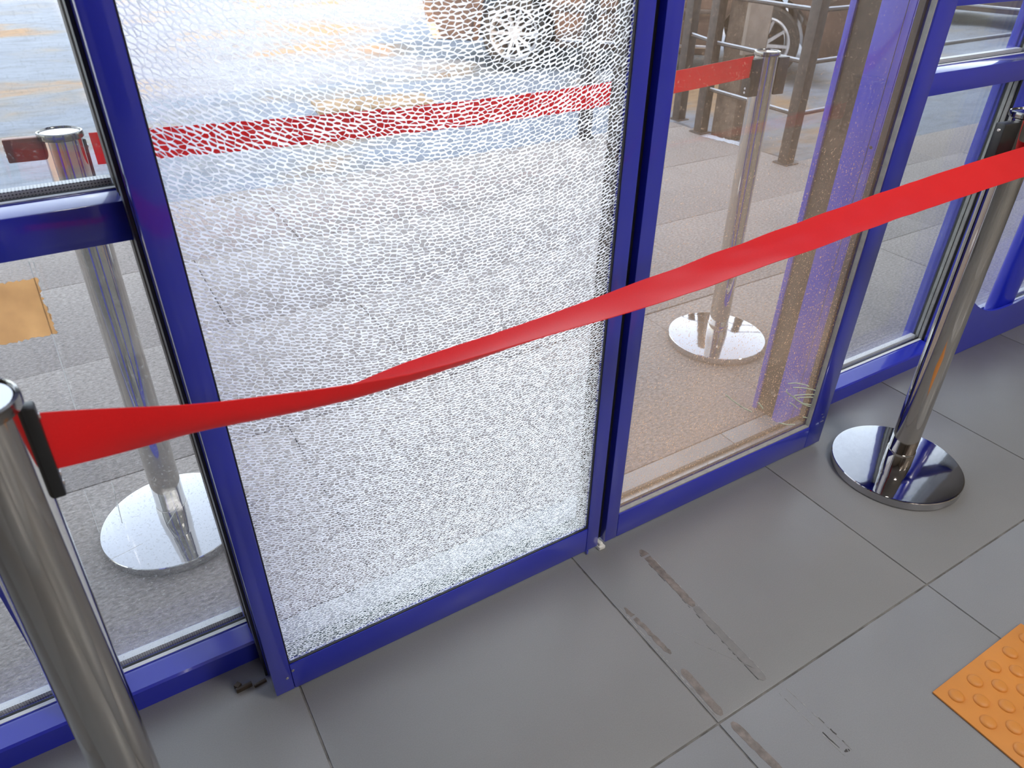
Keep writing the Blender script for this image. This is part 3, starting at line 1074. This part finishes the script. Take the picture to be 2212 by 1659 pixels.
# ---- yard: railing, pillar, pole, board, cars
ra = tag(empty('steel_railing', (3.36, 2.61, 0)), 'dark steel tube railing with snow on its rails at the landing edge', 'railing')
O = Vector((3.36, 2.61, 0))
posts = [(3.36, 2.61), (3.40, 3.32), (3.50, 3.63), (2.69, 3.572)]
def pbox(bm, x, y, w, z0, z1):
    bx(bm, x - w / 2, x + w / 2, y - w / 2, y + w / 2, z0, z1, .003)
for i, (x, y) in enumerate(posts):
    bm = bmesh.new()
    pbox(bm, x - O.x, y - O.y, .062, .006, 1.0)
    obj('post', bm, FENCEM, ra, True)
    bm = bmesh.new()
    pbox(bm, x - O.x, y - O.y, .10, .0, .007)
    obj('foot_plate', bm, FENCEM, ra, True)
def rail(a, b, z, r=.008):
    bm = bmesh.new()
    a, b = Vector((*a, z)) - O, Vector((*b, z)) - O
    tube(bm, [a, b], r, 10)
    o = obj('rail', bm, FENCEM, ra, True)
    bm = bmesh.new()
    P = [a + (b - a) * (k / 14) + Vector((0, 0, r + .003)) for k in range(15)]
    tube(bm, P, [.0055 * (.7 + .5 * abs(noise.noise((k * 1.7, z * 9, 1)))) for k in range(15)], 6)
    obj('snow_cap', bm, SNOWLUMP, o, True)
for z in (.255, .51, .75, .99):
    rail(posts[0], posts[1], z)
    rail(posts[1], posts[2], z)
    rail(posts[0], (5.9, 2.68), z - .0)
pbm = bmesh.new()
bx(pbm, 5.87 - O.x, 5.93 - O.x, .04, .10, -.06, 1.0, .003)
obj('post', pbm, FENCEM, ra, True)

pl = tag(empty('brown_pillar', (3.56, 3.22, -.03)), 'thick brown pillar with a pale weathered board fixed on it', 'pillar')
bm = bmesh.new()
bx(bm, -.085, .085, -.085, .085, 0, 2.2, .008)
obj('shaft', bm, PILLARM, pl, True)
bm = bmesh.new()
bx(bm, -.135, .045, -.112, -.0855, .50, 1.6, .004)
obj('board', bm, BOARDM, pl, True)
bm = bmesh.new()
lathe(bm, [(0, 0), (.07, 0), (.07, .012), (.05, .02), (.05, 2.6), (0, 2.62)], 28)
h = gnd(1642, 128, .55)
pp = obj('pale_pole', bm, PALEPOLE, None, True)
pp.location = (4.125, 3.62, -.05)
tag(pp, 'pale grey pole rising behind the outdoor stanchion', 'pole')

bm = bmesh.new()
bx(bm, -.40, .40, -.17, .17, 0, .04, .004)
bd = obj('ground_board', bm, simple('brown_mat', (.30, .20, .11), .9, nscale=8, namp=.3, bscale=40, bstr=.4), None, True)
bd.location = (1.90, 4.98, -.02)
bd.rotation_euler = (0, 0, R(-8))
tag(bd, 'brown board lying on the snow, seen through the shattered pane', 'board')

def wheel(parent, x, y, r=.30, side=-1):
    w = empty('wheel', (x, y, r))
    w.parent = parent
    bm = bmesh.new()
    lathe(bm, [(.205, -.09), (.27, -.095), (r - .008, -.08), (r, -.05), (r, .05), (r - .008, .08), (.27, .095), (.205, .09), (.205, -.09)], 48)
    bm.transform(Matrix.Rotation(R(90), 4, 'X'))
    obj('tyre', bm, TYREM, w, True)
    bm = bmesh.new()
    lathe(bm, [(.212, .075), (.212, .098), (.20, .1), (.192, .09), (.185, .05), (.185, -.07), (.212, -.075)], 48)
    lathe(bm, [(0, .07), (.045, .07), (.05, .05), (.05, -.02), (0, -.02)], 24)
    for k in range(10):
        a = 2 * math.pi * k / 10
        q = [(.04, -.014), (.195, -.010), (.195, .010), (.04, .014)]
        f0 = [bm.verts.new((u * math.cos(a) - v * math.sin(a), u * math.sin(a) + v * math.cos(a), .065 + .02 * (u > .1))) for u, v in q]
        f1 = [bm.verts.new((u * math.cos(a) - v * math.sin(a), u * math.sin(a) + v * math.cos(a), .035 + .02 * (u > .1))) for u, v in q]
        bm.faces.new(f0)
        bm.faces.new(f1[::-1])
        for i in range(4):
            bm.faces.new((f0[i], f1[i], f1[(i + 1) % 4], f0[(i + 1) % 4]))
    bmesh.ops.recalc_face_normals(bm, faces=bm.faces[:])
    bm.transform(Matrix.Rotation(R(90) if side < 0 else R(-90), 4, 'X'))
    obj('alloy_rim', bm, RIMM, w, True)
    bm = bmesh.new()
    lathe(bm, [(0, -.03), (.18, -.03), (.18, -.04), (0, -.04)], 32)
    bm.transform(Matrix.Rotation(R(90) if side < 0 else R(-90), 4, 'X'))
    obj('brake_disc', bm, FENCEM, w)
    return w

def car(name, loc, rz, label, wb=2.45):
    c = tag(empty(name, loc, rz), label, 'car', 'parked cars in the yard')
    # body: side profile extruded over the width with a tumblehome, wheel arches cut into the outline
    def arch(xc, r=.36, n=14):
        return [(xc + r * math.cos(math.pi - math.pi * k / n), .29 + r * math.sin(math.pi - math.pi * k / n)) for k in range(n + 1)]
    h = wb / 2
    low = [(-h - .78, .34), (-h - .72, .22)] + [(-h - .37, .22)] + arch(-h) + [(-h + .37, .20), (h - .37, .20)] + arch(h) + [(h + .37, .22), (h + .66, .22), (h + .76, .34)]
    up = [(h + .80, .55), (h + .74, .72), (h + .45, .80), (h - .10, .90), (h - .62, .93), (-h - .30, .96), (-h - .76, .92), (-h - .82, .60)]
    prof = low + up
    bm = bmesh.new()
    ys = [(-.80, .965), (-.84, 1.0), (.84, 1.0), (.80, .965)]
    rings = []
    for y, s in ys:
        rings.append([bm.verts.new((x * (s if abs(x) > h + .3 else 1), y if z < .75 else y * .965, z)) for x, z in prof])
    n = len(prof)
    for A, B in zip(rings, rings[1:]):
        for i in range(n):
            bm.faces.new((A[i], A[(i + 1) % n], B[(i + 1) % n], B[i]))
    bm.faces.new(rings[0][::-1])
    bm.faces.new(rings[-1])
    bmesh.ops.recalc_face_normals(bm, faces=bm.faces[:])
    bmesh.ops.triangulate(bm, faces=[f for f in bm.faces if len(f.verts) > 4])
    obj('body', bm, CARM, c, False)
    # cabin
    bm = bmesh.new()
    cab = [(h - .55, .92), (h - 1.05, 1.38), (-h + .35, 1.42), (-h - .25, 1.36), (-h - .68, .95)]
    R0 = [bm.verts.new((x, -.80 if z < 1.0 else -.62, z)) for x, z in cab]
    R1 = [bm.verts.new((x, .80 if z < 1.0 else .62, z)) for x, z in cab]
    for i in range(len(cab)):
        j = (i + 1) % len(cab)
        bm.faces.new((R0[i], R0[j], R1[j], R1[i]))
    bm.faces.new(R0[::-1])
    bm.faces.new(R1)
    bmesh.ops.recalc_face_normals(bm, faces=bm.faces[:])
    bmesh.ops.bevel(bm, geom=bm.edges[:], offset=.03, segments=2, affect='EDGES')
    obj('cabin', bm, CARM, c, True)
    for s in (-1, 1):
        bm = bmesh.new()
        for q in ([(h - .72, .98), (h - 1.02, 1.30), (.05, 1.34), (.05, .98)], [(-.02, .98), (-.02, 1.34), (-h + .30, 1.35), (-h + .02, 1.0)]):
            v0 = [bm.verts.new((x, s * (.80 - (z - .95) * .41 + .012), z)) for x, z in q]
            v1 = [bm.verts.new((x, s * (.80 - (z - .95) * .41 + .004), z)) for x, z in q]
            bm.faces.new(v0)
            bm.faces.new(v1[::-1])
            for i in range(4):
                bm.faces.new((v0[i], v1[i], v1[(i + 1) % 4], v0[(i + 1) % 4]))
        bmesh.ops.recalc_face_normals(bm, faces=bm.faces[:])
        obj('side_windows', bm, CARGLASS, c)
        box('sill_trim', -h + .42, h - .42, s * .842 - .008, s * .842 + .008, .25, .275, CHROMETRIM, c, .003)
        box('rub_strip', -h + .40, h - .40, s * .842 - .008, s * .842 + .008, .50, .535, FENCEM, c, .004)
        box('door_seam', .02, .028, s * .8405 - .002, s * .8405 + .002, .26, .92, TYREM, c)
        box('door_handle', -.22, -.06, s * .845 - .01, s * .845 + .012, .76, .785, CHROMETRIM, c, .004)
    box('rear_lamp', -h - .815, -h - .74, -.70, -.42, .62, .82, LAMPR, c, .01)
    box('rear_lamp', -h - .815, -h - .74, .42, .70, .62, .82, LAMPR, c, .01)
    box('headlamp', h + .70, h + .785, -.72, -.42, .55, .68, RIMM, c, .01)
    box('headlamp', h + .70, h + .785, .42, .72, .55, .68, RIMM, c, .01)
    for x in (-h, h):
        for s in (-1, 1):
            wheel(c, x, s * .75, .29, s)
    return c
h1, h2 = gnd(1110, 66, .27), gnd(1646, 92, .27)
dv = (h2 - h1)
wbase = math.hypot(dv.x, dv.y)
ang = math.atan2(dv.y, dv.x)
mid = (h1 + h2) / 2
nrm = Vector((math.cos(ang + math.pi / 2), math.sin(ang + math.pi / 2), 0))
cpos = mid + nrm * .83
car('parked_car', (cpos.x, cpos.y, -.045), ang, 'dirty dark brown car parked across the yard, silver wheels visible', wbase)
car('parked_car', (10.55, 5.6, -.045), R(-80), 'dark car at the top right beyond the right window')

# thin snow crust on the landing edge by the pillar
bm = torn(0, 0, .20, .055, 0, 4, 110, .35)
bm.transform(Matrix.Rotation(R(90), 4, 'X'))
o = obj('snow_patch', bm, SNOWLUMP)
g = gnd(1570, 308)
o.location = (3.395, 3.12, .0012)
o.rotation_euler = (0, 0, R(-78))
tag(o, 'thin patch of snow on the slabs in front of the brown pillar', 'snow patch')
